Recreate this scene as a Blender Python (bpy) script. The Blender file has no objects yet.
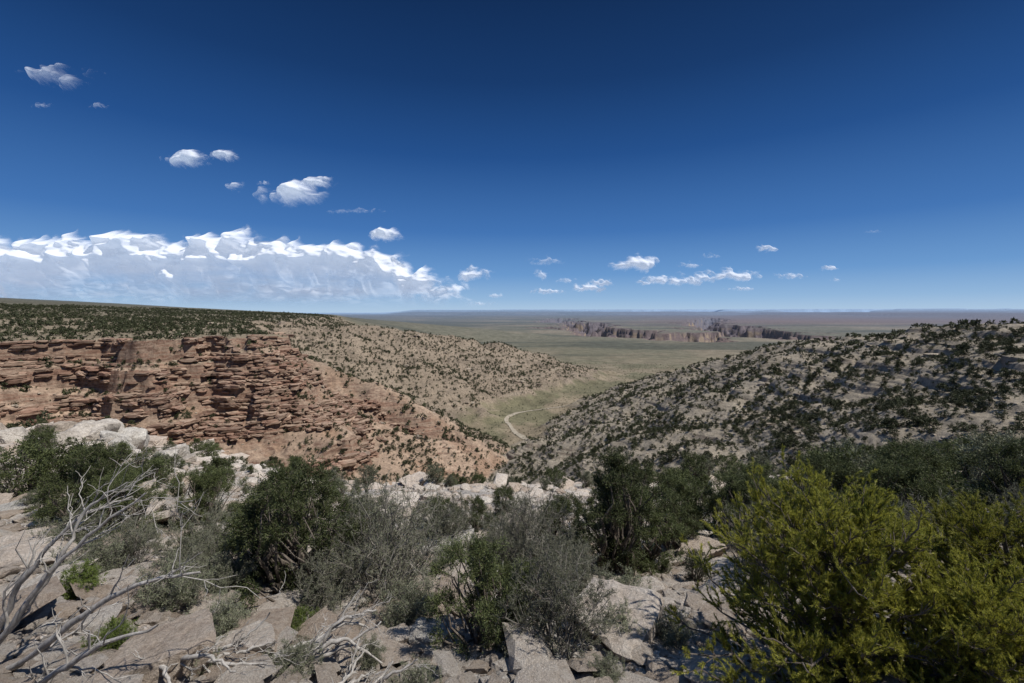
import bpy, bmesh, math, random
import numpy as np
from mathutils import Vector
random.seed(7); rng=np.random.default_rng(7)
scene=bpy.context.scene
scene.view_settings.view_transform='Standard'; scene.view_settings.look='None'; scene.view_settings.exposure=0

# ---------------- noise ----------------
_T=np.random.default_rng(3).random((8,256,256)).astype(np.float32)*2-1
def vn(x,y,s=0):
    x=x+17.3*s; y=y-9.1*s
    xi=np.floor(x).astype(np.int64); yi=np.floor(y).astype(np.int64)
    fx=(x-xi).astype(np.float32); fy=(y-yi).astype(np.float32)
    fx=fx*fx*fx*(fx*(fx*6-15)+10); fy=fy*fy*fy*(fy*(fy*6-15)+10)
    T=_T[s%8]; x0=xi&255; y0=yi&255; x1=(x0+1)&255; y1=(y0+1)&255
    a=T[x0,y0]; b=T[x1,y0]; c=T[x0,y1]; d=T[x1,y1]
    return a+(b-a)*fx+(c-a)*fy+(a-b-c+d)*fx*fy
def fbm(x,y,o=4,s=0,g=0.5):
    r=0; a=1; t=0
    for i in range(o):
        r=r+a*vn(x,y,s+i); t+=a; a*=g
        x,y=(0.8*x-0.6*y)*2.03,(0.6*x+0.8*y)*2.03
    return r/t
def sst(a,b,x):
    t=np.clip((x-a)/(b-a),0,1); return t*t*(3-2*t)
def smax(a,b,k):
    h=np.clip(0.5+0.5*(a-b)/k,0,1); return b*(1-h)+a*h+k*h*(1-h)

def ridge(x,y,pts,slope):
    best=None
    for (p,q) in zip(pts[:-1],pts[1:]):
        dx=q[0]-p[0]; dy=q[1]-p[1]; L=dx*dx+dy*dy
        t=np.clip(((x-p[0])*dx+(y-p[1])*dy)/L,0,1)
        d=np.hypot(x-p[0]-t*dx,y-p[1]-t*dy)
        z=p[2]+(q[2]-p[2])*t-slope*(np.sqrt(d*d+36)-6)
        best=z if best is None else np.maximum(best,z)
    return best
def pdist(x,y,pts):
    best=np.full(x.shape,1e9)
    for (p,q) in zip(pts[:-1],pts[1:]):
        dx=q[0]-p[0]; dy=q[1]-p[1]; L=dx*dx+dy*dy
        t=np.clip(((x-p[0])*dx+(y-p[1])*dy)/L,0,1)
        best=np.minimum(best,np.hypot(x-p[0]-t*dx,y-p[1]-t*dy))
    return best
def inside(x,y,pts):
    c=np.zeros(x.shape,bool); n=len(pts)
    for i in range(n):
        x1,y1=pts[i]; x2,y2=pts[(i+1)%n]
        if y1==y2: continue
        m=((y1>y)!=(y2>y))&(x<(x2-x1)*(y-y1)/(y2-y1)+x1)
        c^=m
    return c

RIM=[(-3500,150),(-900,175),(-420,200),(-330,206),(-300,232),(-262,215),(-240,262),(-206,250),(-195,290),(-165,292),(-165,320),(-220,365),(-290,480),(-370,640),(-440,1100),(-900,2400),(-3000,7000),(-20000,20000),(-20000,150)]
SPINE=[(-170,300,-46),(-108,316,-70),(-50,326,-93),(8,338,-124)]
RB=[(-370,620,-10),(-290,690,-13),(-180,790,-32),(0,880,-70),(220,965,-129)]
RC=[(120,-120,-2),(190,60,-2),(250,215,-1),(280,350,-14),(290,480,-30),(275,600,-60),(245,700,-98),(210,770,-131)]
GORGE=[(900,9000),(620,6300),(850,4700),(620,3500),(760,2600),(1050,2300),(1350,2600),(1750,3500),(2300,5400),(4200,9500)]
U0=[-1e5,0,2.6,9,11.5,18,20.5,27,29.5,35,1e3]; UV=[0,0,11,14,24,27,34,37,45,47,47]
L0=[-1e5,34,62,65,70,73,94,97,145,400,5000]; LV=[0,0,13,22,25,32,42,47,74,190,900]
def fgz(x,y):
    az=x/np.maximum(y,1.0)
    s=0.30-0.085*sst(-0.3,-1.0,az)*1.0 - 0.05*sst(0.4,1.2,az)
    edge=30+26*sst(-0.25,-0.9,az)+14*sst(0.25,1.1,az)
    e=edge+4*fbm(x/9,y/9,3,2)
    yy=np.maximum(y,-3)
    z=-2.5-s*yy-np.maximum(0,y-e)*0.42
    return z
def ledge(z,s,P,a,b,m):
    q=s/P; fr=q-np.floor(q)
    return z+(np.interp(fr,[0,a,b,1],[0,a*0.45,b*0.98,1])-fr)*P*m
def terrain(x,y,parts=False):
    x=np.asarray(x,float); y=np.asarray(y,float)
    r=np.hypot(x,y)
    n60=fbm(x/70,y/70,4,1); n15=fbm(x/17,y/17,3,4); n4=fbm(x/4.5,y/4.5,3,2)
    floor=-131+np.clip(400-y,0,400)*0.06+1.2*n60
    gd=pdist(x+420*fbm(x/500,y/500,5,3,0.6),y+420*fbm(x/480,y/480,5,5,0.6),GORGE)
    w=300+90*n60
    gdep=np.interp(gd-w,[-400,-200,-180,-120,-100,-40,-30,0],[-170,-130,-95,-78,-48,-34,-6,0])
    floor=floor+gdep*sst(1500,1900,y)
    far=sst(12000,20000,r)*(1-sst(-0.75,-0.6,x/np.maximum(y,1))*sst(-0.2,-0.3,x/np.maximum(y,1)))
    mesa=sst(0.08,0.26,fbm(x/6500,y/5200,3,6))
    floor=floor+far*mesa*(110+260*sst(20000,45000,r))+sst(1500,4000,y)*12*fbm(x/900,y/900,4,2)
    d=pdist(x,y,RIM); d=np.where(inside(x,y,RIM),-d,d)
    rg=np.abs(fbm(x/24,y/24,3,7,0.6))
    dn=d+12*n60+6*n15+1.0*n4+9*rg-2
    cliff=sst(345,310,y+0.15*x)
    dl=dn+10*fbm(x/38,y/38,4,3)
    hw=0.88+0.35*vn(x/55,y/55,5)
    coll=sst(0.15,0.45,fbm(x/30,y/30,3,5))*0.65
    dup=np.interp(dn,U0,UV)*hw
    dup=dup*(1-coll)+coll*np.clip(0.95*(dn+3),0,47)*hw
    dropc=dup+np.interp(dl,L0,LV)+ (0.25*np.clip(dn,0,60))*(1-hw*0.5)
    gs=0.55-0.2*sst(480,650,y)
    dropg=gs*np.maximum(0,dn+10)*sst(-30,40,dn)
    dropg=dropg*(1-sst(1200,2600,y))+sst(1200,2600,y)*0.09*np.maximum(0,dn+10)
    plat=-16+0.043*np.minimum(np.clip(-x-190,0,3800),1.2*np.maximum(-d,0))+0.01*np.clip(y-300,0,700)+2*n60-45*sst(1200,4500,y)*sst(2500,0,-d)
    plat=plat+230*np.exp(-(((x+8300)/1300)**2+((y-15000)/1500)**2))
    zA=plat-(dropc*cliff+dropg*(1-cliff))
    zS=ridge(x,y,SPINE,0.60)+5*n60+2*n15
    zB=ridge(x,y,RB,0.40)+8*n60+3*n15
    zC=ridge(x,y,RC,0.40)+8*n60*sst(20,200,r)+2.5*n15
    gul=np.abs(fbm(x/60,y/45,3,0)); gf=sst(60,250,r)
    zC=zC-10*(0.3-gul)*gf*(zC<-15); zB=zB-9*(0.3-np.abs(fbm(x/50,y/70,3,2)))
    Cs=sst(-3,3,zC-zB)
    z=smax(floor,zB,5); z=smax(z,zS,5); z=smax(z,zC,5)
    fz=fgz(x,y)
    z=smax(z,fz,6*sst(30,90,r)+0.01)
    s=z+0.04*x+1.5*n60
    el=sst(-127,-115,z)
    z=ledge(z,s,9.0,0.8,0.9,el*sst(45,110,r)*sst(-0.05,0.3,fbm(x/80,y/80,4,6))*sst(2500,1500,r)*(0.8-0.35*Cs))
    z=ledge(z,s+0.5*n15,2.6,0.6,0.8,el*sst(30,70,r)*sst(-0.25,0.15,fbm(x/25,y/50,4,3))*sst(1500,900,r)*(0.9-0.3*Cs))
    z=smax(z,zA,2)
    cm=(sst(0,2,dn)*sst(39,35,dn)+sst(60,62,dl)*sst(76,73,dl))*cliff
    s=z+1.0*n15
    z=ledge(z,s,2.4,0.5,0.72,0.9*cm*sst(-0.4,0.1,fbm(x/12,y/12,3,2)))
    z=z+0.5*n4*sst(25,120,r)*sst(2500,800,r)
    z=z+0.5*fbm(x/2.1,y/2.1,2,6)*cm
    near=sst(70,30,r)
    z=z+near*(0.26*n4*sst(1,8,r)+0.11*fbm(x/0.9,y/0.9,3,1)+0.06*fbm(x/0.16,y/0.16,2,5))
    if parts: return z,dn,cliff,zA,zS,zB,zC,fz,gd-w,n60,n15,dl
    return z

# ---------------- materials ----------------
def nmat(name):
    m=bpy.data.materials.new(name); m.use_nodes=True
    nt=m.node_tree; nt.nodes.clear()
    o=nt.nodes.new('ShaderNodeOutputMaterial'); return m,nt,o
def N(nt,t,**k):
    n=nt.nodes.new(t)
    for a,b in k.items(): setattr(n,a,b)
    return n
def mixc(nt,fac,a,b,bt='MIX'):
    n=nt.nodes.new('ShaderNodeMix'); n.data_type='RGBA'; n.blend_type=bt
    for idx,v in ((0,fac),(6,a),(7,b)):
        if isinstance(v,bpy.types.NodeSocket): nt.links.new(v,n.inputs[idx])
        else: n.inputs[idx].default_value=v if idx==0 else (*v,1) if len(v)==3 else v
    return n.outputs[2]
def ramp(nt,src,stops):
    n=nt.nodes.new('ShaderNodeValToRGB'); cr=n.color_ramp
    while len(cr.elements)>1: cr.elements.remove(cr.elements[-1])
    cr.elements[0].position=stops[0][0]; c=stops[0][1]; cr.elements[0].color=(*c,1) if not isinstance(c,(int,float)) else (c,c,c,1)
    for p,c in stops[1:]:
        e=cr.elements.new(p); e.color=(*c,1) if not isinstance(c,(int,float)) else (c,c,c,1)
    nt.links.new(src,n.inputs[0]); return n.outputs[0]
def noise(nt,vec,scale,detail=5,rough=0.6):
    n=nt.nodes.new('ShaderNodeTexNoise'); n.inputs['Scale'].default_value=scale; n.inputs['Detail'].default_value=detail; n.inputs['Roughness'].default_value=rough
    nt.links.new(vec,n.inputs['Vector']); return n.outputs[0]
def math_(nt,op,a,b=None,clamp=False):
    n=nt.nodes.new('ShaderNodeMath'); n.operation=op; n.use_clamp=clamp
    for i,v in enumerate((a,b)):
        if v is None: continue
        if isinstance(v,bpy.types.NodeSocket): nt.links.new(v,n.inputs[i])
        else: n.inputs[i].default_value=v
    return n.outputs[0]
REDC=[(0.30,(0.13,0.078,0.056)),(0.42,(0.255,0.155,0.11)),(0.5,(0.33,0.245,0.18)),(0.56,(0.17,0.097,0.069)),(0.66,(0.35,0.265,0.20)),(0.8,(0.21,0.13,0.092))]
TANC=[(0.3,(0.19,0.155,0.118)),(0.5,(0.34,0.285,0.22)),(0.62,(0.22,0.175,0.13)),(0.8,(0.36,0.31,0.245))]
def strata(nt,pos,stops):
    mp=N(nt,'ShaderNodeMapping'); mp.inputs['Scale'].default_value=(0.03,0.03,0.27); nt.links.new(pos,mp.inputs[0])
    return ramp(nt,noise(nt,mp.outputs[0],1.0,7,0.7),stops)
def ground_material():
    m,nt,o=nmat('ground_mat'); L=nt.links.new
    geo=N(nt,'ShaderNodeNewGeometry'); pos=geo.outputs['Position']
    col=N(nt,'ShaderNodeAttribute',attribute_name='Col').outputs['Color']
    msk=N(nt,'ShaderNodeAttribute',attribute_name='Msk')
    sep=N(nt,'ShaderNodeSeparateColor'); L(msk.outputs['Color'],sep.inputs[0])
    redm,scrub,nearm=sep.outputs[0],sep.outputs[1],sep.outputs[2]
    rock=mixc(nt,redm,strata(nt,pos,TANC),strata(nt,pos,REDC))
    n1=noise(nt,pos,0.03,8,0.65); n2=noise(nt,pos,0.5,6,0.7); n3=noise(nt,pos,6.0,8,0.75)
    v=ramp(nt,n1,[(0.3,0.65),(0.7,1.25)]); v2=ramp(nt,n2,[(0.3,0.55),(0.7,1.3)]); v3=ramp(nt,n3,[(0.3,0.6),(0.7,1.3)])
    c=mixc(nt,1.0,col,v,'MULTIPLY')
    nz=N(nt,'ShaderNodeSeparateXYZ'); L(geo.outputs['Normal'],nz.inputs[0])
    jit=math_(nt,'MULTIPLY',math_(nt,'SUBTRACT',n2,0.5),0.3)
    sl=math_(nt,'ADD',nz.outputs[2],jit)
    steep=ramp(nt,sl,[(0.56,1.0),(0.74,0.0)])
    steep=math_(nt,'MULTIPLY',steep,math_(nt,'SUBTRACT',1.0,nearm))
    c=mixc(nt,steep,c,rock)
    c=mixc(nt,1.0,c,v2,'MULTIPLY')
    c=mixc(nt,1.0,c,v3,'MULTIPLY')
    vo=N(nt,'ShaderNodeTexVoronoi',feature='F1'); vo.inputs['Scale'].default_value=0.12; L(pos,vo.inputs['Vector'])
    sp=ramp(nt,vo.outputs['Distance'],[(0.16,1.0),(0.30,0.0)])
    sp=math_(nt,'MULTIPLY',sp,scrub)
    c=mixc(nt,sp,c,(0.05,0.055,0.035))
    vs=N(nt,'ShaderNodeTexVoronoi',feature='F1'); vs.inputs['Scale'].default_value=16; L(pos,vs.inputs['Vector'])
    stc=ramp(nt,vs.outputs['Color'],[(0.0,(0.36,0.28,0.225)),(0.35,(0.54,0.45,0.38)),(0.6,(0.68,0.63,0.57)),(1.0,(0.44,0.38,0.33))])
    pm=ramp(nt,vs.outputs['Distance'],[(0.35,1.0),(0.55,0.0)])
    pm=math_(nt,'MULTIPLY',pm,nearm)
    c=mixc(nt,math_(nt,'MULTIPLY',pm,0.8),c,stc)
    n4=noise(nt,pos,0.9,7,0.7); lit=ramp(nt,n4,[(0.53,0.0),(0.66,0.5)])
    c=mixc(nt,math_(nt,'MULTIPLY',lit,nearm),c,(0.19,0.16,0.12))
    b=N(nt,'ShaderNodeBsdfPrincipled'); b.inputs['Roughness'].default_value=0.95; b.inputs['Specular IOR Level'].default_value=0.1
    L(c,b.inputs['Base Color'])
    hs=math_(nt,'ADD',math_(nt,'MULTIPLY',n2,0.7),math_(nt,'MULTIPLY',n3,0.14))
    bp=N(nt,'ShaderNodeBump'); bp.inputs['Strength'].default_value=0.8; bp.inputs['Distance'].default_value=1.0; L(hs,bp.inputs['Height'])
    vh=math_(nt,'MULTIPLY',vs.outputs['Distance'],-1.0)
    bp2=N(nt,'ShaderNodeBump'); bp2.inputs['Distance'].default_value=0.06; L(nearm,bp2.inputs['Strength']); L(vh,bp2.inputs['Height']); L(bp.outputs[0],bp2.inputs['Normal'])
    L(bp2.outputs[0],b.inputs['Normal']); L(b.outputs[0],o.inputs[0])
    return m
def leaf_material(name,c1,c2,trans=0.15):
    m,nt,o=nmat(name); L=nt.links.new
    geo=N(nt,'ShaderNodeNewGeometry'); oi=N(nt,'ShaderNodeObjectInfo')
    c=ramp(nt,geo.outputs['Random Per Island'],[(0,c1),(1,c2)])
    v=ramp(nt,oi.outputs['Random'],[(0,0.7),(1,1.25)])
    c=mixc(nt,1.0,c,v,'MULTIPLY')
    d=N(nt,'ShaderNodeBsdfPrincipled'); d.inputs['Roughness'].default_value=0.6; d.inputs['Specular IOR Level'].default_value=0.25
    t=N(nt,'ShaderNodeBsdfTranslucent'); L(c,d.inputs['Base Color']); L(c,t.inputs['Color'])
    mx=N(nt,'ShaderNodeMixShader'); mx.inputs[0].default_value=trans; L(d.outputs[0],mx.inputs[1]); L(t.outputs[0],mx.inputs[2]); L(mx.outputs[0],o.inputs[0])
    return m
def bark_material(name,c1,c2,scale=12):
    m,nt,o=nmat(name); L=nt.links.new
    tc=N(nt,'ShaderNodeNewGeometry').outputs['Position']
    mp=N(nt,'ShaderNodeMapping'); mp.inputs['Scale'].default_value=(1,1,0.35); L(tc,mp.inputs[0])
    n=noise(nt,mp.outputs[0],scale*2,8,0.75)
    c=ramp(nt,n,[(0.32,c1),(0.66,c2)])
    d=N(nt,'ShaderNodeBsdfPrincipled'); d.inputs['Roughness'].default_value=0.9; d.inputs['Specular IOR Level'].default_value=0.1
    L(c,d.inputs['Base Color'])
    bp=N(nt,'ShaderNodeBump'); bp.inputs['Distance'].default_value=0.01; bp.inputs['Strength'].default_value=0.8; L(n,bp.inputs['Height']); L(bp.outputs[0],d.inputs['Normal'])
    L(d.outputs[0],o.inputs[0]); return m
def rock_material(name,c1,c2,c3,st=None):
    m,nt,o=nmat(name); L=nt.links.new
    tc=N(nt,'ShaderNodeTexCoord').outputs['Object']; oi=N(nt,'ShaderNodeObjectInfo')
    n=noise(nt,tc,2.5,10,0.75); n2=noise(nt,tc,14,8,0.75)
    if st: 
        pos=N(nt,'ShaderNodeNewGeometry').outputs['Position']; c=strata(nt,pos,st)
        v=ramp(nt,oi.outputs['Random'],[(0,0.7),(0.5,1),(1,1.3)])
    else:
        c=ramp(nt,n,[(0.3,c1),(0.5,c2),(0.7,c3)])
        v=ramp(nt,oi.outputs['Random'],[(0,(0.76,0.68,0.61)),(0.5,(1,0.96,0.92)),(1,(1.1,1.1,1.09))])
    c=mixc(nt,1.0,c,v,'MULTIPLY')
    v=ramp(nt,n2,[(0.3,0.6),(0.65,1.2)]); c=mixc(nt,1.0,c,v,'MULTIPLY')
    d=N(nt,'ShaderNodeBsdfPrincipled'); d.inputs['Roughness'].default_value=0.92; d.inputs['Specular IOR Level'].default_value=0.15
    L(c,d.inputs['Base Color'])
    bp=N(nt,'ShaderNodeBump'); bp.inputs['Distance'].default_value=0.12; bp.inputs['Strength'].default_value=1.0
    L(math_(nt,'ADD',n,math_(nt,'MULTIPLY',n2,0.35)),bp.inputs['Height']); L(bp.outputs[0],d.inputs['Normal'])
    L(d.outputs[0],o.inputs[0]); return m

M_ground=ground_material()
M_jun=leaf_material('juniper_leaf',(0.045,0.06,0.022),(0.12,0.135,0.05),0.2)
M_jfar=leaf_material('scrub_leaf',(0.036,0.045,0.02),(0.085,0.09,0.042),0.1)
M_pin=leaf_material('pinyon_needle',(0.17,0.19,0.03),(0.44,0.41,0.07),0.35)
M_grey=leaf_material('grey_leaf',(0.10,0.11,0.07),(0.20,0.20,0.13))
M_sage=leaf_material('sage_leaf',(0.13,0.14,0.085),(0.23,0.24,0.15))
M_green=leaf_material('green_leaf',(0.08,0.12,0.02),(0.16,0.20,0.04))
M_bark=bark_material('bark',(0.07,0.056,0.045),(0.20,0.17,0.14))
M_dead=bark_material('dead_wood',(0.20,0.18,0.155),(0.50,0.47,0.43))
M_twig=bark_material('twig',(0.12,0.11,0.095),(0.27,0.245,0.21))
M_rock=rock_material('limestone',(0.38,0.32,0.265),(0.56,0.50,0.435),(0.68,0.64,0.58))
M_boul=rock_material('grey_limestone',(0.28,0.255,0.22),(0.46,0.43,0.385),(0.60,0.57,0.515))
M_cliff=rock_material('cliff_rock',0,0,0,REDC)
M_ledge=rock_material('ledge_rock',0,0,0,TANC)

def mkmesh(name,V,F,mats,mi=None,smooth=False):
    if not isinstance(F,list): F=[F]
    F=[f for f in F if len(f)]
    me=bpy.data.meshes.new(name)
    V=np.asarray(V,np.float32)
    loops=np.concatenate([f.reshape(-1) for f in F]).astype(np.int32)
    tot=np.concatenate([np.full(len(f),f.shape[1]) for f in F]).astype(np.int32)
    st=np.concatenate([[0],np.cumsum(tot)[:-1]]).astype(np.int32)
    me.vertices.add(len(V)); me.vertices.foreach_set('co',V.reshape(-1))
    me.loops.add(len(loops)); me.loops.foreach_set('vertex_index',loops)
    me.polygons.add(len(tot)); me.polygons.foreach_set('loop_start',st); me.polygons.foreach_set('loop_total',tot)
    for m in mats: me.materials.append(m)
    if mi is not None: me.polygons.foreach_set('material_index',np.asarray(mi,np.int32))
    me.polygons.foreach_set('use_smooth',np.full(len(tot),smooth) if isinstance(smooth,bool) else smooth)
    me.update(calc_edges=True)
    return me
def obj(name,me,loc=(0,0,0),parent=None,rotz=0,scale=1):
    o=bpy.data.objects.new(name,me); scene.collection.objects.link(o)
    o.location=loc; o.rotation_euler=(0,0,rotz); o.scale=(scale,)*3 if not isinstance(scale,tuple) else scale
    if parent: o.parent=parent
    return o

# ---------------- terrain ----------------
def build_terrain():
    a1=np.radians(np.linspace(-56,56,1350)); a2=np.radians(np.linspace(56,304,100)[1:-1])
    ang=np.concatenate([a1,a2])
    def seg(a,b,n): return np.exp(np.linspace(math.log(a),math.log(b),n,endpoint=False))
    rr=np.concatenate([seg(0.8,3,30),seg(3,40,340),seg(40,170,120),seg(170,420,500),seg(420,1000,230),seg(1000,1900,70),seg(1900,7000,200),seg(7000,90000,120),[90000]])
    A,R=np.meshgrid(ang,rr)
    X=R*np.sin(A); Y=R*np.cos(A)
    Z,dn,cliff,zA,zS,zB,zC,fz,gd,n60,n15,dl=terrain(X,Y,True)
    nr,na=X.shape; r=R
    def C(*c): return np.array(c)[None,None,:]
    def bl(c,c2,m): return c*(1-m[...,None])+c2*m[...,None]
    one=np.ones(X.shape+(3,))
    col=one*C(0.27,0.215,0.158)
    cs=sst(-8,2,zC-np.maximum(np.maximum(zA,fz),zB)); col=bl(col,C(0.28,0.24,0.185),cs)
    fl=sst(-119,-127,Z+5*n15)
    col=bl(col,bl(one*C(0.17,0.155,0.095),C(0.27,0.22,0.15),sst(-0.2,0.2,fbm(X/60,Y/90,6,2,0.6))),fl)
    am=sst(-6,2,np.maximum(zA,zS)-np.maximum(np.maximum(zB,zC),fz))*sst(420,330,Y)
    tal=am*sst(0,10,dn)
    col=bl(col,bl(one*C(0.37,0.27,0.195),C(0.32,0.215,0.148),sst(-0.1,0.3,n15)),tal)
    pt=(dn<0)&(Z>-40)&(R<90000)&(Y<2500); col=np.where(pt[...,None],bl(one*C(0.25,0.205,0.145),C(0.12,0.11,0.073),sst(400,1500,r)),col)
    fg=sst(-1,3,fz-np.maximum(zC,zA))*sst(70,40,r); col=bl(col,C(0.47,0.395,0.325),fg)
    col=bl(col,C(0.54,0.50,0.45),fg*sst(0.0,0.25,fbm(X/3.0,Y/3.0,3,3)))
    pl=sst(900,1500,r)*((dn>0)|(Y>2500))
    pc=one*C(0.17,0.155,0.098)
    pc=bl(pc,C(0.25,0.205,0.135),sst(-0.1,0.3,fbm(X/500,Y/900,6,1,0.6)))
    pc=bl(pc,C(0.085,0.085,0.055),sst(0.0,0.25,fbm(X/1700,Y/450,6,5,0.6))*0.85)
    redp=sst(3500,6500,Y)*sst(0.05,0.45,X/np.maximum(Y,1)+0.3*fbm(X/2500,Y/1200,4,4))
    pc=bl(pc,C(0.22,0.12,0.082),redp*0.8)
    pc=bl(pc,C(0.10,0.095,0.06),((X<-300)*sst(300,900,-X)*sst(9000,5000,r))*0.8)
    col=bl(col,pc,pl)
    gm=sst(40,-20,gd)*sst(1500,1900,Y)
    col=bl(col,C(0.165,0.11,0.088),gm)
    haze_tint=(1-np.exp(-np.maximum(0,r-600)/11000))*0.96  # aerial haze painted into the vertex colours, growing with distance
    col=bl(col,bl(one*C(0.15,0.20,0.28),C(0.28,0.40,0.57),sst(14000,45000,r)),haze_tint)
    scr=sst(600,1000,r)*(0.6+0.4*(dn<0))*sst(9000,4000,r)*(1-gm)
    scr=np.where((dn>0)&(fl>0.5),scr*0.5,scr)
    red=np.clip(am+0.3*gm+0.25*sst(0,200,X*-1)*sst(300,500,Y),0,1)
    near=sst(60,25,r)
    idx=np.arange(nr*na).reshape(nr,na)
    i0=idx[:-1]; i1=idx[1:]
    r0=np.roll(i0,-1,1); r1=np.roll(i1,-1,1)
    F=np.stack([i0,r0,r1,i1],-1).reshape(-1,4)[:,::-1]
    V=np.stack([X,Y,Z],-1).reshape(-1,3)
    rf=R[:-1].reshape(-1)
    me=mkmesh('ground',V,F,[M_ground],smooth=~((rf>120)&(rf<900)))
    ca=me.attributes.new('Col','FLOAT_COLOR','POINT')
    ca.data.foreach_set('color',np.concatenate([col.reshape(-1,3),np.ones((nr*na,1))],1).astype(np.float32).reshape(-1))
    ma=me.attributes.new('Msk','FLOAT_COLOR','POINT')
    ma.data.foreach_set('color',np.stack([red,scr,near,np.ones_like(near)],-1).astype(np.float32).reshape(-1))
    return obj('ground',me)
build_terrain()

tp=np.array([(150,690),(88,636),(45,616),(4,591),(-9,558),(0,510),(13,462),(22,420),(24,385)],float)
ts=np.linspace(0,len(tp)-1,160); tx=np.interp(ts,range(len(tp)),tp[:,0]); ty=np.interp(ts,range(len(tp)),tp[:,1])
k=np.ones(13)/13; tx[6:-6]=np.convolve(tx,k,'valid'); ty[6:-6]=np.convolve(ty,k,'valid')
tx=tx+3.5*fbm(ts*0.9,ts*0,3,2); ty=ty+3*fbm(ts*0.9,ts*0+5,3,3)
dx=np.gradient(tx); dy=np.gradient(ty); l=np.hypot(dx,dy); nx=-dy/l; ny=dx/l
cols=[]
ww=0.85+0.5*vn(ts*2.2,ts*0,1)
for w in (-2.3,-1.1,0,1.1,2.3):
    px=tx+nx*w*ww; py=ty+ny*w*ww; cols.append(np.stack([px,py,terrain(px,py)+0.5],-1))
V=np.stack(cols,1); n=len(tx); idx=np.arange(n*5).reshape(n,5)
F=np.stack([idx[:-1,:-1],idx[:-1,1:],idx[1:,1:],idx[1:,:-1]],-1).reshape(-1,4)[:,::-1]
M_track,nt,o_=nmat('track_dirt'); b=N(nt,'ShaderNodeBsdfPrincipled'); b.inputs['Roughness'].default_value=1
g=N(nt,'ShaderNodeNewGeometry'); nt.links.new(ramp(nt,noise(nt,g.outputs['Position'],0.2,6),[(0.3,(0.24,0.20,0.14)),(0.7,(0.40,0.35,0.27))]),b.inputs['Base Color']); nt.links.new(b.outputs[0],o_.inputs[0])
obj('dirt_track',mkmesh('dirt_track',V.reshape(-1,3),F,[M_track],smooth=True))

# ---------------- vegetation builders ----------------
class Tubes:
    def __init__(s): s.V=[];s.F=[];s.n=0
    def add(s,pts,rad,k=5):
        pts=np.asarray(pts,float); m=len(pts)
        t=np.gradient(pts,axis=0); t/=np.linalg.norm(t,axis=1)[:,None]+1e-9
        up=np.array([0.31,0.17,0.93]); 
        if abs(t[0]@up)>0.95: up=np.array([1,0,0.1])
        u=np.cross(t,up); u/=np.linalg.norm(u,axis=1)[:,None]+1e-9; w=np.cross(t,u)
        a=np.arange(k)*2*np.pi/k
        ring=pts[:,None,:]+np.asarray(rad)[:,None,None]*(np.cos(a)[None,:,None]*u[:,None,:]+np.sin(a)[None,:,None]*w[:,None,:])
        s.V.append(ring.reshape(-1,3))
        i=np.arange(m*k).reshape(m,k)+s.n; j=np.roll(i,-1,1)
        s.F.append(np.stack([i[:-1],j[:-1],j[1:],i[1:]],-1).reshape(-1,4)); s.n+=m*k
    def get(s):
        if not s.V: return np.zeros((0,3)),np.zeros((0,4),int)
        return np.concatenate(s.V),np.concatenate(s.F)
def wob(a,b,n,amp,sag=0,R=rng):
    a=np.asarray(a,float); b=np.asarray(b,float)
    t=np.linspace(0,1,n)[:,None]; p=a+(b-a)*t
    o=R.normal(size=(n,3)).cumsum(0); o-=o[0]; o=o-t*o[-1]
    p=p+o*amp*np.linalg.norm(b-a)/math.sqrt(n); p[:,2]+=sag*np.sin(t[:,0]*np.pi)
    return p
def needles(P,D,L,W,R=rng):
    n=len(P); D=D/np.linalg.norm(D,axis=1)[:,None]
    q=R.normal(size=(n,3)); s=np.cross(D,q); s/=np.linalg.norm(s,axis=1)[:,None]
    L=np.broadcast_to(L,(n,))[:,None]; W=np.broadcast_to(W,(n,))[:,None]
    V=np.stack([P-s*W*0.5,P+s*W*0.5,P+D*L],1).reshape(-1,3)
    return V,np.arange(3*n).reshape(-1,3)
def assemble(name,tubes,LV,LF,mb,ml):
    TV,TF=tubes.get(); V=np.concatenate([TV,LV]); 
    mi=np.concatenate([np.zeros(len(TF)),np.ones(len(LF))])
    return mkmesh(name,V,[TF,LF+len(TV)],[mb,ml],mi)
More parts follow.
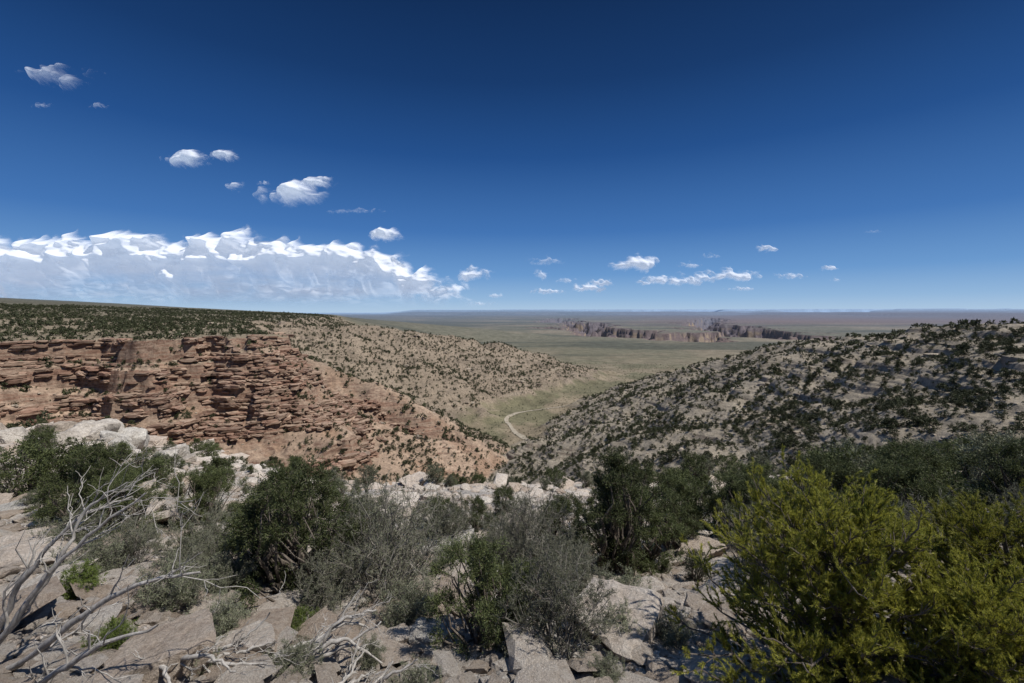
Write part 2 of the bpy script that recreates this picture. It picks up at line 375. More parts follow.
def juniper(name,seed,h=2.4,w=2.0,clumps=46,per=520,leaf=0.05,lw=0.016,ml=None,mb=None,cs=0.22,twigs=True,low=0.12,tk=5):
    R=np.random.default_rng(seed); T=Tubes(); 
    lobes=[(R.uniform(0,6.28),R.uniform(0.75,1.15)) for i in range(5)]
    C=[]
    for i in range(clumps):
        a=R.uniform(0,2*np.pi); f=R.uniform(0,1)**0.6
        zz=low+(1-low)*R.uniform(0,1)**0.8
        prof=math.sqrt(max(0.05,1-((zz-0.45)/0.58)**2))
        lob=1+0.25*math.sin(2*a+lobes[0][0])+0.15*math.sin(3*a+lobes[1][0])
        C.append((math.cos(a)*f*prof*lob*w/2*0.85,math.sin(a)*f*prof*lob*w/2*0.85,zz*h*R.uniform(0.86,0.97)))
    C=np.array(C); P=[];D=[]
    ns=R.integers(2,5); stems=[np.array([R.normal()*0.06*w,R.normal()*0.06*w,-0.15]) for _ in range(ns)]
    for i,c in enumerate(C):
        s=stems[i%ns]
        if tk:
            mid=wob(s,c,7,0.13,R=R); rb=0.012*h*(0.6+R.uniform(0,1)*0.9)
            T.add(mid,np.linspace(rb*1.6,rb*0.25,7),tk)
        r=cs*R.uniform(0.7,1.3)
        m=int(per*(r/cs)**2)
        out=c-np.array([0,0,0.35*h]); out/=np.linalg.norm(out)+1e-6
        K=9 if m>20 else 3
        for j in range(K):
            d=R.normal(size=3)+out*0.7+np.array([0,0,0.35]); d/=np.linalg.norm(d)
            e=c+d*r*R.uniform(0.7,1.5); 
            if twigs: T.add(wob(c,e,3,0.1,R=R),[0.006,0.004,0.002],3)
            k=max(1,m//K); t=R.uniform(0.25,1.05,k)[:,None]
            P.append(c+(e-c)*t+R.normal(size=(k,3))*r*0.17); D.append(d*0.9+R.normal(size=(k,3))*0.6)
    P=np.concatenate(P);D=np.concatenate(D)
    LV,LF=needles(P,D,leaf*R.uniform(0.7,1.4,len(P)),lw,R)
    return assemble(name,T,LV,LF,mb or M_bark,ml or M_jun)
def pinyon(name,seed,h=2.0,w=3.4):
    R=np.random.default_rng(seed); T=Tubes(); P=[];D=[];L=[]
    stem=wob((0,0,-0.3),(0.1,0.05,h*0.85),9,0.08,R=R)
    T.add(stem,np.linspace(0.075,0.015,9),8)
    nb=104
    for i in range(nb):
        f=(i+0.5)/nb; z0=0.04*h+0.72*h*f; base=stem[min(8,int(1+7*f*0.9))].copy()
        a=i*2.399+R.normal()*0.2
        ext=w/2*(1-0.62*f**1.6)*R.uniform(0.45,1.08)
        tip=np.array([math.cos(a)*ext,math.sin(a)*ext,z0+0.12*h+R.normal()*0.06*h+0.12*h*f])
        br=wob(base,tip,9,0.10,-0.06,R=R); T.add(br,np.linspace(0.024*(1.2-f),0.006,9),5)
        out=tip-base; out/=np.linalg.norm(out)
        for j in range(18):
            t=R.uniform(0.3,1.0) if j else 1.0
            p0=br[int(t*8)]
            d=out*0.7+R.normal(size=3)*0.5+np.array([0,0,0.6]); d/=np.linalg.norm(d)
            ln=R.uniform(0.10,0.28); e=p0+d*ln; tw=wob(p0,e,4,0.12,R=R)
            T.add(tw,[0.006,0.005,0.004,0.003],3)
            for q in range(4):
                if q<3:
                    d2=d+R.normal(size=3)*0.55+np.array([0,0,0.5]); d2/=np.linalg.norm(d2)
                    s=tw[1+q]; e2=s+d2*R.uniform(0.05,0.12)
                    T.add([s,e2],[0.004,0.003],3)
                else: s=tw[2];e2=tw[3];d2=d
                n=44; tt=R.uniform(0.0,1.1,n)[:,None]
                P.append(s+(e2-s)*tt)
                rad=R.normal(size=(n,3)); rad-=(rad@d2)[:,None]*d2; rad/=np.linalg.norm(rad,axis=1)[:,None]
                D.append(rad*R.uniform(0.35,0.9,n)[:,None]+d2*0.9); L.append(R.uniform(0.03,0.052,n))
    P=np.concatenate(P);D=np.concatenate(D);L=np.concatenate(L)
    LV,LF=needles(P,D,L,0.0065,R)
    return assemble(name,T,LV,LF,M_bark,M_pin)
def shrub(name,seed,h=1.8,w=1.6,stems=34,leaves=9000,ml=None,mb=None,leaf=0.022,spread=0.55):
    R=np.random.default_rng(seed); T=Tubes(); P=[];D=[]
    for i in range(stems):
        a=R.uniform(0,6.28); f=R.uniform(0,1)**0.6
        tip=np.array([math.cos(a)*f*w/2,math.sin(a)*f*w/2,h*R.uniform(0.6,1.0)*(1-0.35*f*f)])
        b0=np.array([math.cos(a)*0.08*w,math.sin(a)*0.08*w,-0.08])
        s=wob(b0,tip,8,0.13,R=R); T.add(s,np.linspace(0.016,0.004,8)*h/1.8,4)
        for j in range(9):
            k=R.integers(2,8); d=R.normal(size=3)*spread+(tip-b0)/np.linalg.norm(tip-b0)*0.8; d/=np.linalg.norm(d)
            e=s[k]+d*h*R.uniform(0.1,0.26); t=wob(s[k],e,4,0.14,R=R); T.add(t,np.array([0.006,0.005,0.004,0.0025])*h/1.8,3)
            for q in range(5):
                k2=R.integers(1,4); d2=d+R.normal(size=3)*0.6; d2/=np.linalg.norm(d2); e2=t[k2]+d2*h*R.uniform(0.04,0.12)
                T.add([t[k2],e2],[0.0035*h/1.8,0.0015],3)
                n=max(1,int(leaves/(stems*45))); tt=R.uniform(0.1,1.1,n)[:,None]
                P.append(t[k2]+(e2-t[k2])*tt+R.normal(size=(n,3))*0.012); D.append(d2+R.normal(size=(n,3))*0.8)
    P=np.concatenate(P);D=np.concatenate(D)
    LV,LF=needles(P,D,leaf*R.uniform(0.6,1.5,len(P)),leaf*0.45,R)
    return assemble(name,T,LV,LF,mb or M_twig,ml or M_grey)
def gz(x,y): return float(terrain(np.array([x]),np.array([y]))[0])
def place(name,me,x,y,rot=0,s=1,dz=0): return obj(name,me,(x,y,gz(x,y)+dz),None,rot,s)

J=[juniper('juniper_a',11,2.5,1.9,clumps=56),juniper('juniper_b',12,2.2,2.4,clumps=60),juniper('juniper_c',13,2.0,2.2,clumps=50)]
G=[shrub('grey_shrub_a',21,2.1,1.9,leaves=30000),shrub('grey_shrub_b',22,1.6,1.7,leaves=40000)]
S=[shrub('sage_a',31,0.45,0.7,stems=40,leaves=14000,ml=M_sage,leaf=0.018),shrub('green_a',32,0.5,0.7,stems=34,leaves=16000,ml=M_green,leaf=0.022)]
PN=pinyon('pinyon_pine',41)
place('pinyon_pine',PN,3.3,4.7,0.4,0.97)
place('pinyon_pine',PN,5.3,4.8,2.4,0.78)
place('pinyon_pine',PN,4.1,3.9,4.0,0.62)
for (x,y,i,r,s) in [(2.15,9.2,0,0,0.98),(2.75,9.9,1,2,0.8),(1.2,10.5,1,1,0.7),(-3.6,7.6,1,2,0.98),(-4.5,8.3,2,1,0.75),(-8.6,9.4,2,0.5,0.85),(-7.2,10.6,1,0.7,0.65),(-7.7,9.0,1,2.7,0.6),(-9.6,10.6,1,1.7,0.6),(-0.45,5.9,2,1.9,0.66),(0.05,6.3,1,0.4,0.4),
        (9.2,10.8,1,4,0.95),(10.6,12,1,1.1,1.0),(4.8,12.5,1,3,0.8),(3.9,11.2,2,3,0.7),(5.9,11.6,1,0,0.85),(7.2,13.5,2,2,1.0),(8.4,12.0,1,5,0.95),(3.0,14,2,5,0.7),(12.6,11.2,2,2.2,1.1),(6.3,9.8,1,3.3,0.75),(-3.1,9.3,1,2,0.65),(-12.5,14,2,2,0.7),(-5.9,13,1,2,0.5),(-0.2,15.5,1,2,0.5),(11.6,9.2,0,2,0.8),(-1.0,12.8,2,1,0.55),(-5.6,9.6,1,4,0.5),(-1.9,12.2,1,3,0.55)]:
    place('juniper',J[i],x,y,r,s)
for (x,y,i,r,s) in [(-2.15,7.6,0,0,0.95),(-2.6,8.8,1,1,1.05),(0.45,9.3,0,2,0.85),(0.5,5.4,1,0.3,0.74),(5.2,9.2,1,1.3,0.8),(8.0,9.0,0,2,0.7),(-1.6,11,1,4,0.85),(-5.8,8.5,1,5,0.65),(1.2,7.4,1,3,0.5),(11,9.5,1,2.2,0.8),(-2.7,6.9,1,2,0.6),(4.2,7.4,1,2,0.7),(0.9,8.4,1,5,0.6),(0.0,10.6,1,2,0.8),(-0.2,8.9,1,1,0.5),(-4.9,7.2,1,3,0.5),(-6.4,7.6,1,1,0.5)]:
    place('desert_shrub',G[i],x,y,r,s)
for (x,y,i,r,s) in [(-1.5,6.6,0,0,1.3),(-3.6,5.6,0,1,1.0),(1.7,6.9,0,2,1.1),(-4.3,4.9,1,0,0.6),(-0.9,8.6,1,1,0.9),(-1.3,9.6,0,3,1.2),(-2.4,5.0,0,2,0.8),(-6.0,6.3,1,2,0.8),(-6.6,7.1,0,2,1.3),(1.4,5.6,0,4,0.8),(-0.1,7.7,0,1,0.9),(-4.6,6.2,0,5,1.3),(-1.0,4.7,0,2,0.7),(-5.2,7.4,0,2,1.4),(-7.9,8.2,0,2,1.4),(0.9,8.3,0,4,1.2),(-4.4,7.0,0,4,1.2),(-0.6,10.4,0,2,1.2),(1.0,4.8,0,2,0.5),(-3.3,4.7,0,5,0.7),(-1.7,5.4,0,1,0.6),(-2.9,6.2,1,3,0.6),(2.0,5.6,0,3,0.8)]:
    place('sagebrush' if i==0 else 'green_shrub',S[i],x,y,r,s)

def deadwood(name,limbs,seed,tw=6):
    R=np.random.default_rng(seed); T=Tubes()
    def spline(p,n):
        p=np.array(p,float); m=len(p); out=[]
        P=np.vstack([2*p[0]-p[1],p,2*p[-1]-p[-2]])
        for t in np.linspace(0,m-1.0001,n):
            i=int(t); f=t-i; a,b,c,d=P[i],P[i+1],P[i+2],P[i+3]
            out.append(0.5*((2*b)+(c-a)*f+(2*a-5*b+4*c-d)*f*f+(3*b-a-3*c+d)*f**3))
        return np.array(out)
    for (pts,rs) in limbs:
        s=spline(pts,22); s+=R.normal(size=s.shape)*0.010
        rr=np.linspace(rs,rs*0.14,22)*(1+0.15*R.normal(size=22)); T.add(s,np.abs(rr)+0.003,7)
        L=np.linalg.norm(s[-1]-s[0])
        for j in range(tw):
            k=R.integers(5,21); tan=s[min(k+1,21)]-s[k-1]; tan/=np.linalg.norm(tan)
            d=tan*0.9+R.normal(size=3)*0.45+np.array([0,0,0.12]); d/=np.linalg.norm(d)
            ln=L*R.uniform(0.12,0.34); t=wob(s[k],s[k]+d*ln,8,0.12,R=R); rk=rs*(1-k/24)*0.55
            T.add(t,np.linspace(rk,0.0025,8),5)
            for q in range(4):
                k2=R.integers(2,8); d2=d+R.normal(size=3)*0.5; d2/=np.linalg.norm(d2)
                T.add(wob(t[k2],t[k2]+d2*ln*R.uniform(0.2,0.5),5,0.12,R=R),np.linspace(rk*0.4+0.0015,0.0018,5),4)
    V,F=T.get(); return mkmesh(name,V,F,[M_dead],smooth=True)
lim=[([(-5.6,4.6,-3.9),(-4.9,4.4,-3.1),(-4.3,4.4,-2.35),(-3.55,4.4,-1.75)],0.042),
     ([(-5.4,4.6,-3.7),(-4.6,4.3,-3.3),(-3.9,4.2,-2.75),(-3.3,4.15,-2.45),(-2.8,4.1,-2.35)],0.04),
     ([(-5.3,4.4,-3.9),(-4.5,4.1,-3.55),(-3.7,3.9,-2.95),(-2.95,3.8,-2.62)],0.046),
     ([(-5.7,4.9,-3.8),(-5.2,4.8,-2.9),(-4.6,4.8,-2.2),(-4.1,4.9,-2.0)],0.034),
     ([(-4.9,4.4,-3.1),(-4.5,4.5,-2.5),(-4.3,4.6,-2.0),(-3.9,4.6,-1.72)],0.024),
     ([(-4.5,4.1,-3.55),(-3.9,3.8,-3.5),(-3.2,3.6,-3.2)],0.025)]
obj('dead_tree',deadwood('dead_tree',lim,5,tw=8))
def gp(x,y,h): return (x,y,gz(x,y)+h)
def fallen(x,y,a,seed,s=1.0):
    R=np.random.default_rng(seed); L=[]
    for i in range(5):
        b=a+R.normal()*0.5; p=[]; 
        for t in (0,0.35,0.7,1.0): p.append(gp(x+math.cos(b)*t*s*1.2,y+math.sin(b)*t*s*0.8,0.02+t*s*R.uniform(0.1,0.65)))
        L.append((p,0.032*s))
    obj('dead_branch',deadwood('dead_branch',L,seed,tw=6))
fallen(-2.9,5.0,0.3,6,1.2); fallen(-3.7,4.6,0.1,7,1.0); fallen(-1.9,4.5,1.0,8,0.8); fallen(6.0,5.8,0.6,9,1.2); fallen(-0.3,7.3,2.0,10,0.9); fallen(4.6,4.3,0.3,12,1.2)

# ---------------- rocks ----------------
def rockmesh(name,seed,mat,flat=0.6,sub=4,planes=11,nz=0.05,kk=26,box=False,lx=1.15):
    R=np.random.default_rng(seed); bm=bmesh.new(); bmesh.ops.create_icosphere(bm,subdivisions=sub,radius=1)
    v=np.array([p.co[:] for p in bm.verts]); nrm=R.normal(size=(planes,3)); nrm/=np.linalg.norm(nrm,axis=1)[:,None]
    nrm=np.vstack([nrm,[0.05,0.03,1],[0,0,-1]]); dd=np.concatenate([R.uniform(0.5,0.85,planes),[0.65,0.6]])
    if box:
        e=np.array([[1,0,0],[-1,0,0],[0,1,0],[0,-1,0]])+R.normal(size=(4,3))*0.12; e/=np.linalg.norm(e,axis=1)[:,None]
        nrm=np.vstack([nrm,e]); dd=np.concatenate([R.uniform(0.8,1.1,planes),[0.62,0.62],R.uniform(0.55,0.7,4)])
    dots=v@nrm.T; rad=np.where(dots>0.02,dd/np.maximum(dots,0.02),9)
    rr=-np.log(np.exp(-kk*rad).sum(1))/kk
    v2=v*rr[:,None]; v2+=v*(nz*(fbm(v2[:,0]*3+seed,v2[:,1]*3+v2[:,2]*2.1,4,seed%5,0.6)))[:,None]
    v2[:,2]*=flat; v2[:,0]*=lx
    for p,c in zip(bm.verts,v2): p.co=c
    me=bpy.data.meshes.new(name); bm.to_mesh(me); bm.free(); me.materials.append(mat); return me
def instancer(name,src_name,me,X,Y,Z,S,rot,parent,tilt=0.0,R=rng):
    n=len(X); a=rot; ca,sa=np.cos(a),np.sin(a)
    ux=np.stack([ca,sa,R.normal(size=n)*tilt],1); ux/=np.linalg.norm(ux,axis=1)[:,None]
    t=np.stack([-sa,ca,R.normal(size=n)*tilt],1); w=np.cross(ux,t); w/=np.linalg.norm(w,axis=1)[:,None]; uy=np.cross(w,ux)
    C=np.stack([X,Y,Z],1); h=(S/2)[:,None]
    V=np.stack([C-ux*h-uy*h,C+ux*h-uy*h,C+ux*h+uy*h,C-ux*h+uy*h],1).reshape(-1,3)
    m=mkmesh(name,V,np.arange(4*n).reshape(-1,4),[])
    o=obj(name,m,parent=parent); o.instance_type='FACES'; o.use_instance_faces_scale=True; o.instance_faces_scale=1.0
    o.show_instancer_for_render=False; o.show_instancer_for_viewport=False
    c=obj(src_name,me,parent=o); return o
def empty(name):
    e=bpy.data.objects.new(name,None); scene.collection.objects.link(e); return e

rub=empty('rock_rubble')
for i in range(4):
    me=rockmesh('stone_%d'%i,50+i,M_rock,0.6,2,9,0.04)
    for (tag,n,rm,pw,smn,sc_,cl) in (('a',9500,13,1.1,0.014,0.024,0.12),('b',4600,52,1.4,0.03,0.055,0.24)):
        r=3+(rm-3)*rng.uniform(0,1,n)**pw; a=np.radians(rng.uniform(-60,60,n)); X=r*np.sin(a);Y=r*np.cos(a)
        keep=fbm(X/2.5,Y/2.5,3,2)+rng.normal(size=n)*0.3>-0.2; X,Y,r=X[keep],Y[keep],r[keep]
        s=np.clip(smn+sc_*rng.pareto(2.4,len(X)),smn,cl)*(1+r/30)
        instancer('stones_%d%s'%(i,tag),'stone_%d%s'%(i,tag),me,X,Y,terrain(X,Y)+s*0.15,s,rng.uniform(0,6.28,len(X)),rub,0.2)
slabs=[rockmesh('slab_%d'%i,70+i,M_rock,0.36,5,14,0.12,60) for i in range(3)]
bo=[rockmesh('boulder_%d'%i,80+i,M_boul,0.95,5,16,0.12,50) for i in range(3)]
lb=empty('limestone_blocks')
for i in range(3):
    me=rockmesh('block_%d'%i,90+i,M_boul if i==0 else M_rock,0.6,4,8,0.12,45,True,1.3)
    n=480; r=6+50*rng.uniform(0,1,n)**1.2; a=np.radians(np.where(rng.uniform(0,1,n)<0.72,rng.uniform(-52,-8,n),rng.uniform(-10,52,n))); X=r*np.sin(a);Y=r*np.cos(a)
    keep=fbm(X/5,Y/5,3,4)+rng.normal(size=n)*0.15>-0.05; X,Y,r=X[keep],Y[keep],r[keep]
    s=np.clip(0.10+0.14*rng.pareto(2.6,len(X)),0.1,0.5)*(1+r/32)
    instancer('blocks_%d'%i,'limestone_block_%d'%i,me,X,Y,terrain(X,Y)+s*0.15,s,rng.uniform(0,6.28,len(X)),lb,0.15)
for (x,y,s,i,r) in [(-7.9,7.4,0.7,0,0.3),(-7.1,7.9,0.45,1,1.2),(-8.9,8.2,0.6,2,2.0),(-7.0,6.4,0.35,2,0.2),(-1.0,12.6,0.6,0,1),(-0.2,11.4,0.4,1,2),(0.9,12.2,0.5,2,0.2),(-1.4,14,0.5,1,0),
                    (-3.2,6.6,0.22,1,0.5),(-1.2,5.4,0.18,2,1),(1.6,6.2,0.22,0,2),(-5.5,5.5,0.3,0,1.5),(-0.6,7.0,0.22,0,0.2),(10.5,8.6,0.4,0,1),(11.8,9.6,0.5,1,2)]:
    place('limestone_slab',slabs[i],x,y,r,s,0.02)
for (x,y,s,i,r) in [(-31,33,1.7,0,0.3),(-33.5,34,1.6,1,1.2),(-29,34.5,1.5,2,2),(-28.0,32,1.1,1,0.2),(-35,32,1.2,2,0.2),(-30,30.5,1.0,0,3),(-41,36,1.6,2,1),(-25,29,0.9,2,1),(-20,26,0.8,0,1),(-22,30,1.0,1,2),(-32,35.5,1.8,2,4),(-30.2,32.2,1.1,1,4),(-32.5,31.6,0.9,0,5),(-27,30.5,0.8,2,5),(-38,34,1.1,0,2),(-36.5,36,1.4,1,3)]:
    place('boulder',bo[i],x,y,r,s,0.4*s)
cr=empty('cliff_ledges')
def grad(X,Y):
    e=1.0; f=lambda a,b: terrain(a,b,True)[1]
    d0=f(X,Y); return f(X+e,Y)-d0,f(X,Y+e)-d0
R=np.random.default_rng(77)
n=60000; X=R.uniform(-480,-70,n); Y=R.uniform(165,345,n); k=np.abs(X/Y)<1.5; X,Y=X[k],Y[k]
P=terrain(X,Y,True); Z,dn_,cl_,dl_=P[0],P[1],P[2],P[11]
zq=Z+2.5*fbm(X/30,Y/30,3,2)
low=(zq<-60)&(zq>-71)&(X>-215)&(X<-75)&(Y>225)&(dn_>20)
low2=(zq<-84)&(zq>-90)&(X>-190)&(X<-60)&(Y>225)&(dn_>20)&(R.uniform(0,1,len(X))<0.5)
bands=((dn_>-1)&(dn_<32))|((dl_>61)&(dl_<74)&(R.uniform(0,1,len(X))<0.6))
k=(bands&(cl_>0.4)&(Z>-118)&(vn(Z/3.0,X*0.02,4)+0.5*fbm(X/14,Y/14,3,1)>-0.2))|low|low2
k=k&(fbm(X/26,Y/26,3,3)>-0.38)
X,Y,Z=X[k],Y[k],Z[k]; gx,gy=grad(X,Y); rot=np.arctan2(gy,gx)+np.pi/2+R.normal(size=len(X))*0.18
zb=2.2*np.round((Z+0.8*fbm(X/17,Y/17,3,4))/2.2)
s=R.uniform(0.9,2.5,len(X))*(1+0.6*(R.uniform(0,1,len(X))<0.15))
l=np.hypot(gx,gy)+1e-6; off=0.3*s
Xc=X+gx/l*off*0.5; Yc=Y+gy/l*off*0.5
zc=0.5*zb+0.5*Z
for i in range(4):
    me=rockmesh('ledge_%d'%i,120+i,M_cliff,0.52,2 if i else 3,6,0.10,45,True,1.9)
    k=R.integers(0,4,len(X))==i
    instancer('ledges_%d'%i,'ledge_block_%d'%i,me,Xc[k],Yc[k],zc[k],s[k],rot[k],cr,0.03)
sr=empty('slope_rocks')
n=34000; r=70+730*R.uniform(0,1,n)**0.75; a=np.radians(R.uniform(-56,56,n)); X=r*np.sin(a);Y=r*np.cos(a); Z=terrain(X,Y)
sst_=Z+0.04*X; q=sst_/9.0; fr=q-np.floor(q)
k=(Z>-120)&(((fr>0.74)&(fr<0.93))|(R.uniform(0,1,n)<0.15))&(fbm(X/60,Y/60,3,6)+0.2*R.normal(size=n)>-0.1)
X,Y,Z,r=X[k],Y[k],Z[k],r[k]; e=2.0; gx=terrain(X+e,Y)-Z; gy=terrain(X,Y+e)-Z; rot=np.arctan2(gy,gx)+np.pi/2+R.normal(size=len(X))*0.3
s=(0.4+0.38*R.pareto(2.8,len(X))).clip(0,2.3)*(0.8+r/600)
for i in range(2):
    me=rockmesh('outcrop_%d'%i,130+i,M_ledge,0.5,2,6,0.1,45,True,1.7)
    k=R.integers(0,2,len(X))==i
    instancer('outcrops_%d'%i,'outcrop_block_%d'%i,me,X[k],Y[k],Z[k]+0.1*s[k],s[k],rot[k],sr,0.08)

# ---------------- scrub on slopes ----------------
def far_bush(seed):
    return juniper('scrub_bush_%d'%seed,seed,1.0,1.15,clumps=14,per=24,leaf=0.17,lw=0.085,ml=M_jfar,cs=0.2,twigs=False,low=0.1,tk=0)
def tiny_bush(seed):
    return juniper('tiny_bush_%d'%seed,seed,0.9,1.15,clumps=9,per=7,leaf=0.34,lw=0.24,ml=M_jfar,cs=0.2,twigs=False,low=0.15,tk=0)
def mid_bush(seed,ml=None):
    return juniper('mid_bush_%d'%seed,seed,1.0,1.1,clumps=38,per=130,leaf=0.045,lw=0.02,ml=ml,cs=0.14,twigs=False,low=0.1)
def slope_at(X,Y):
    e=1.5; z=terrain(X,Y); return z,np.hypot((terrain(X+e,Y)-z)/e,(terrain(X,Y+e)-z)/e)
sc=empty('juniper_scrub')
def scatter(n,r0,r1,pw,smin,smax,seed,base=0.5):
    R=np.random.default_rng(seed); r=(r0**pw+(r1**pw-r0**pw)*R.uniform(0,1,n))**(1/pw); a=np.radians(R.uniform(-57,57,n))
    X=r*np.sin(a);Y=r*np.cos(a); z,sl=slope_at(X,Y)
    dens=base+0.7*fbm(X/45,Y/45,3,4)+0.5*fbm(X/8,Y/8,2,1)
    dens=np.where((X/Y>0.15)&(r>60),dens*0.85,dens)
    top=inside(X,Y,RIM); dens=np.where(top,dens*0.6,dens)
    nearleft=(r<75)&(X<-6); dens=np.where(nearleft,dens*0.6,dens)
    dens=np.where(z<-120,0.25,dens); dens=np.where(sl>1.5,0.2,dens)
    k=R.uniform(0,1,n)<dens; X,Y,z,r=X[k],Y[k],z[k],r[k]
    s=smin+(smax-smin)*R.uniform(0,1,len(X))**2.0; s=np.where(z<-120,s*0.45,s)
    s=np.where((r<75)&(X<4),s*0.72,s)
    return X,Y,z,s,R.uniform(0,6.28,len(X)),R.integers(0,4,len(X))
def put(tag,meshes,data):
    X,Y,z,s,rot,vi=data
    for i,me in enumerate(meshes):
        k=(vi%len(meshes))==i
        instancer('%s_%d'%(tag,i),'%s_plant_%d'%(tag,i),me,X[k],Y[k],z[k]-0.05*s[k],s[k],rot[k],sc,0.06)
FB=[far_bush(101),far_bush(102),far_bush(103)]
TB=[tiny_bush(105),tiny_bush(106)]
MB=[mid_bush(111),mid_bush(112),mid_bush(113),mid_bush(114,M_grey)]
put('slope_scrub',FB,scatter(32000,75,330,1.6,0.6,2.9,1,0.52))
put('far_scrub',TB,scatter(90000,330,1200,1.8,0.9,3.7,5,0.75))
put('mid_scrub',MB,scatter(2500,14,75,1.6,0.6,2.3,2,0.5))
put('low_scrub',[MB[0],MB[3]],scatter(3800,9,75,1.5,0.25,0.9,3,0.55))

# ---------------- clouds ----------------
def cloud_material():
    m,nt,o=nmat('cloud_mat'); L=nt.links.new
    al=N(nt,'ShaderNodeAttribute',attribute_name='Alpha').outputs['Fac']
    d=N(nt,'ShaderNodeBsdfDiffuse'); d.inputs['Color'].default_value=(0.70,0.70,0.71,1)
    t=N(nt,'ShaderNodeBsdfTranslucent'); t.inputs['Color'].default_value=(0.8,0.83,0.88,1)
    mx=N(nt,'ShaderNodeMixShader'); mx.inputs[0].default_value=0.34; L(d.outputs[0],mx.inputs[1]); L(t.outputs[0],mx.inputs[2])
    em=N(nt,'ShaderNodeEmission'); em.inputs['Color'].default_value=(0.88,0.93,1.0,1); em.inputs['Strength'].default_value=0.24  # added self-glow imitates light scattered inside the cloud, lifts the greys
    ad=N(nt,'ShaderNodeAddShader'); L(mx.outputs[0],ad.inputs[0]); L(em.outputs[0],ad.inputs[1])
    tr=N(nt,'ShaderNodeBsdfTransparent'); m2=N(nt,'ShaderNodeMixShader'); L(al,m2.inputs[0]); L(tr.outputs[0],m2.inputs[1]); L(ad.outputs[0],m2.inputs[2]); L(m2.outputs[0],o.inputs[0])
    return m
M_cloud=cloud_material()
DC=40000.; KP=DC/455.0
def blur(a,n):
    for _ in range(n):
        a=(np.roll(a,1,0)+np.roll(a,-1,0)+2*a)/4; a=(np.roll(a,1,1)+np.roll(a,-1,1)+2*a)/4
    return a
def cloud(name,cx,cz,w,h,seed,soft=1.0,thin=1.0,bank=False):
    if bank: X0,X1,Z0,Z1,nx,nz=cx-w/2,cx+w/2,cz-h/2,cz+h/2,1100,300
    else: X0,X1,Z0,Z1=cx-w*0.9,cx+w*0.9,cz-h*1.1,cz+h*1.1; nx=int(60+w/KP*2.2); nz=int(40+h/KP*3)
    x,z=np.meshgrid(np.linspace(X0,X1,nx),np.linspace(Z0,Z1,nz))
    u=(x-cx)/(w/2); v=(z-cz)/(h/2)
    sc_=1/(h*0.9)
    if bank:
        px=x/KP+512; top=np.interp(px,[-200,0,60,100,160,240,300,350,400,440,470],[246,241,238,233,239,235,243,244,256,276,292])
        pz=312-z/KP
        puff=1-2*np.abs(fbm(x/2200+3,z/6000,3,seed,0.55))
        top=top+5-11*puff
        n=fbm(x/1500,z/1000,6,seed+1,0.6); st=fbm(x/12000,z/1100,5,seed+2); n2=fbm(x/5200,z/1900,5,seed+4)
        dep=pz-top; dpt=dep/10
        a=sst(-0.2,0.7,dpt*0.7+n*0.6)
        lower=0.88+0.6*st+0.6*n2-0.2*sst(38,62,dep)
        bm=sst(18,46,dep)
        a=a*np.clip((1-bm)+bm*lower,0,1)*sst(309,288,pz)*sst(-0.1,0.45,(462-px)/90+0.7*n)
        b1=1-2*np.abs(fbm(x/3400,z/2000,2,seed+3)); b2=1-2*np.abs(fbm(x/1400,z/900,3,seed+5,0.5))
        rel=900*np.sqrt(np.clip(dpt*0.8+0.3*n,0,3))+(1300*b1+420*b2)*(1-bm*0.65)*sst(0,0.8,dpt)+900*n2*bm
        rel=rel-2400*sst(20,56,dep)
        y=DC-blur(rel,4)
    else:
        u2=u+0.25*fbm(x*sc_*1.3,z*sc_*1.3,3,seed+4); v2=v+0.3*fbm(x*sc_*1.5,z*sc_*1.5,3,seed+5)
        vb=np.where(v2<0,v2*1.5,v2)
        tops=0.35*fbm(x*sc_*1.1+seed,z*0,2,seed)
        e=1-np.sqrt(u2*u2+(vb-tops)**2)
        n=fbm(x*sc_*2.0+seed*3.1,z*sc_*2.6,5,seed+1,0.6)
        den=e+0.65*n*soft
        a=sst(0.0,0.7*soft+0.1,den)*thin
        rim=np.minimum.reduce([u+1.8,1.8-u,v+2.2,2.2-v]); a=a*sst(0,0.4,rim)
        bil=blur(1-2*np.abs(fbm(x*sc_*1.8,z*sc_*1.8,2,seed+3)),4)
        rel=h*(0.75*np.sqrt(np.clip(den,0,1)+0.02)+0.14*bil*sst(0.1,0.5,den))
        y=DC-blur(rel,6)
    V=np.stack([x,y,z],-1).reshape(-1,3); idx=np.arange(nx*nz).reshape(nz,nx)
    F=np.stack([idx[:-1,:-1],idx[:-1,1:],idx[1:,1:],idx[1:,:-1]],-1).reshape(-1,4)
    am=np.maximum.reduce([a[:-1,:-1],a[1:,:-1],a[:-1,1:],a[1:,1:]]).reshape(-1); F=F[am>0.003]
    if len(F)==0: return
    me=mkmesh(name,V,F,[M_cloud],smooth=True)
    at=me.attributes.new('Alpha','FLOAT','POINT'); at.data.foreach_set('value',a.astype(np.float32).reshape(-1))
    obj(name,me)
cloud('cloud_bank',-24000,4000,56000,7600,3,bank=True)
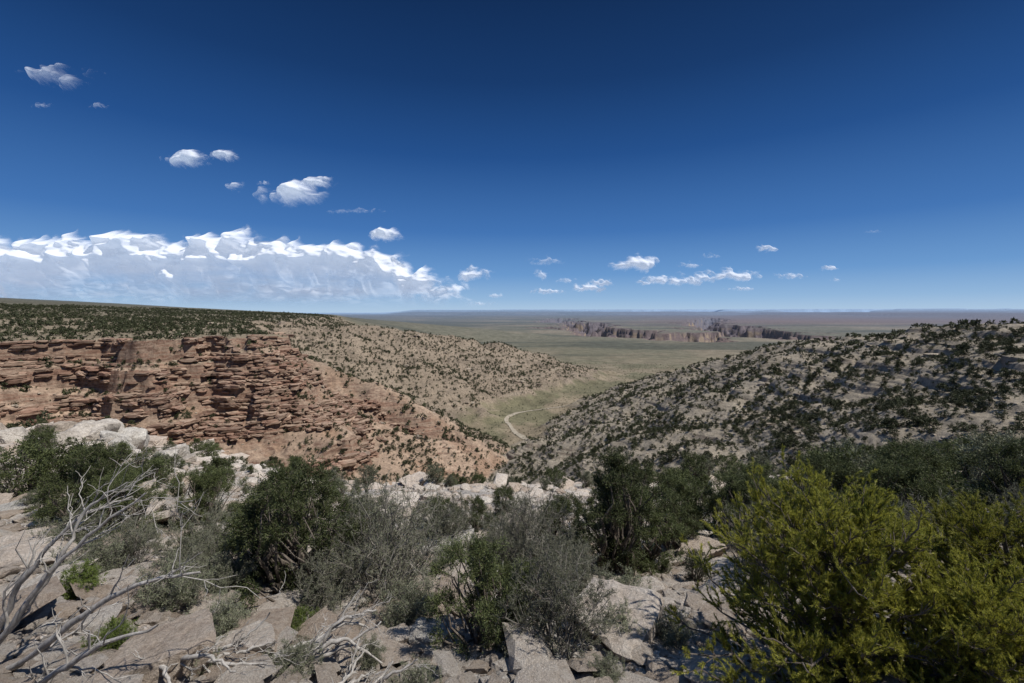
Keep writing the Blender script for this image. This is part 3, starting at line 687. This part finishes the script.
CL=[(195,163,46,20,1,.9),(226,159,30,13,1,.8),(237,187,16,10,1.2,.6),(265,184,12,5,1.4,.4),(300,194,62,34,1,1),(320,186,34,16,1,.9),(386,239,27,18,1,1),(472,276,36,16,1,.9),(67,82,62,22,1.5,.5),(44,107,16,5,1.4,.3),(101,107,18,6,1.4,.3),
(636,267,42,18,.9,1),(722,277,72,13,1.1,.95),(668,282,52,11,1.2,.85),(766,249,20,8,1,.8),(790,277,30,6,1.2,.7),(586,289,34,9,1,.9),(602,284,22,8,1,.8),(549,292,32,6,1.3,.8),(545,262,30,8,1.5,.35),(542,275,14,11,1.2,.6),(741,289,26,5,1.2,.7),(827,269,17,6,1,.8),(834,280,11,5,1.2,.6),(690,266,20,6,1.3,.5),(708,257,18,5,1.4,.35),(480,304,26,5,1.4,.5),(690,282,26,9,1.1,.8),(355,212,50,5,1.6,.25),(645,283,18,7,1.1,.7),(495,296,20,5,1.3,.5),(872,232,16,3,1.5,.2),(565,281,18,6,1.2,.5)]
for i,(u,v,w,h,so,th) in enumerate(CL):
    cloud('cloud',(u-512)*KP,(312-v)*KP,w*KP*1.15,h*KP*1.15,20+i*3,so,th)

# ---------------- sky, sun, camera ----------------
EL,ROT=math.radians(58),math.radians(110)
w=bpy.data.worlds.new('World'); scene.world=w; w.use_nodes=True; nt=w.node_tree
bg=nt.nodes['Background']; sk=nt.nodes.new('ShaderNodeTexSky'); sk.sky_type='NISHITA'; sk.sun_disc=False
sk.sun_elevation=EL; sk.sun_rotation=ROT; sk.altitude=2200; sk.air_density=1.0; sk.dust_density=0.3; sk.ozone_density=3.0
ST=0.06
tc=nt.nodes.new('ShaderNodeTexCoord'); sx=nt.nodes.new('ShaderNodeSeparateXYZ'); nt.links.new(tc.outputs['Generated'],sx.inputs[0])
def s2l(r,g,b): return tuple(((c/255+0.055)/1.055)**2.4 for c in (r,g,b))
rp=ramp(nt,sx.outputs[2],[(0,s2l(176,202,228)),(0.03,s2l(146,183,221)),(0.08,s2l(106,154,208)),(0.17,s2l(66,117,182)),(0.32,s2l(34,80,142)),(0.45,s2l(20,57,108)),(0.58,s2l(12,42,84)),(0.75,s2l(70,105,160)),(1,s2l(110,145,195))])
mul=nt.nodes.new('ShaderNodeVectorMath'); mul.operation='SCALE'; mul.inputs['Scale'].default_value=1/ST; nt.links.new(rp,mul.inputs[0])
mc=mixc(nt,0.94,sk.outputs[0],mul.outputs[0])
nt.links.new(mc,bg.inputs[0]); bg.inputs[1].default_value=ST
sd=Vector((math.sin(ROT)*math.cos(EL),math.cos(ROT)*math.cos(EL),math.sin(EL)))
sl=bpy.data.lights.new('sun','SUN'); sl.energy=4.8; sl.angle=math.radians(0.5); sl.color=(1,0.96,0.9)
so=bpy.data.objects.new('sun',sl); scene.collection.objects.link(so); so.rotation_euler=sd.to_track_quat('Z','Y').to_euler()
cd=bpy.data.cameras.new('camera'); cd.lens=16; cd.sensor_width=36; cd.shift_y=-0.0288; cd.clip_start=0.1; cd.clip_end=300000
co=bpy.data.objects.new('camera',cd); scene.collection.objects.link(co); co.rotation_euler=(math.radians(90),0,0); scene.camera=co
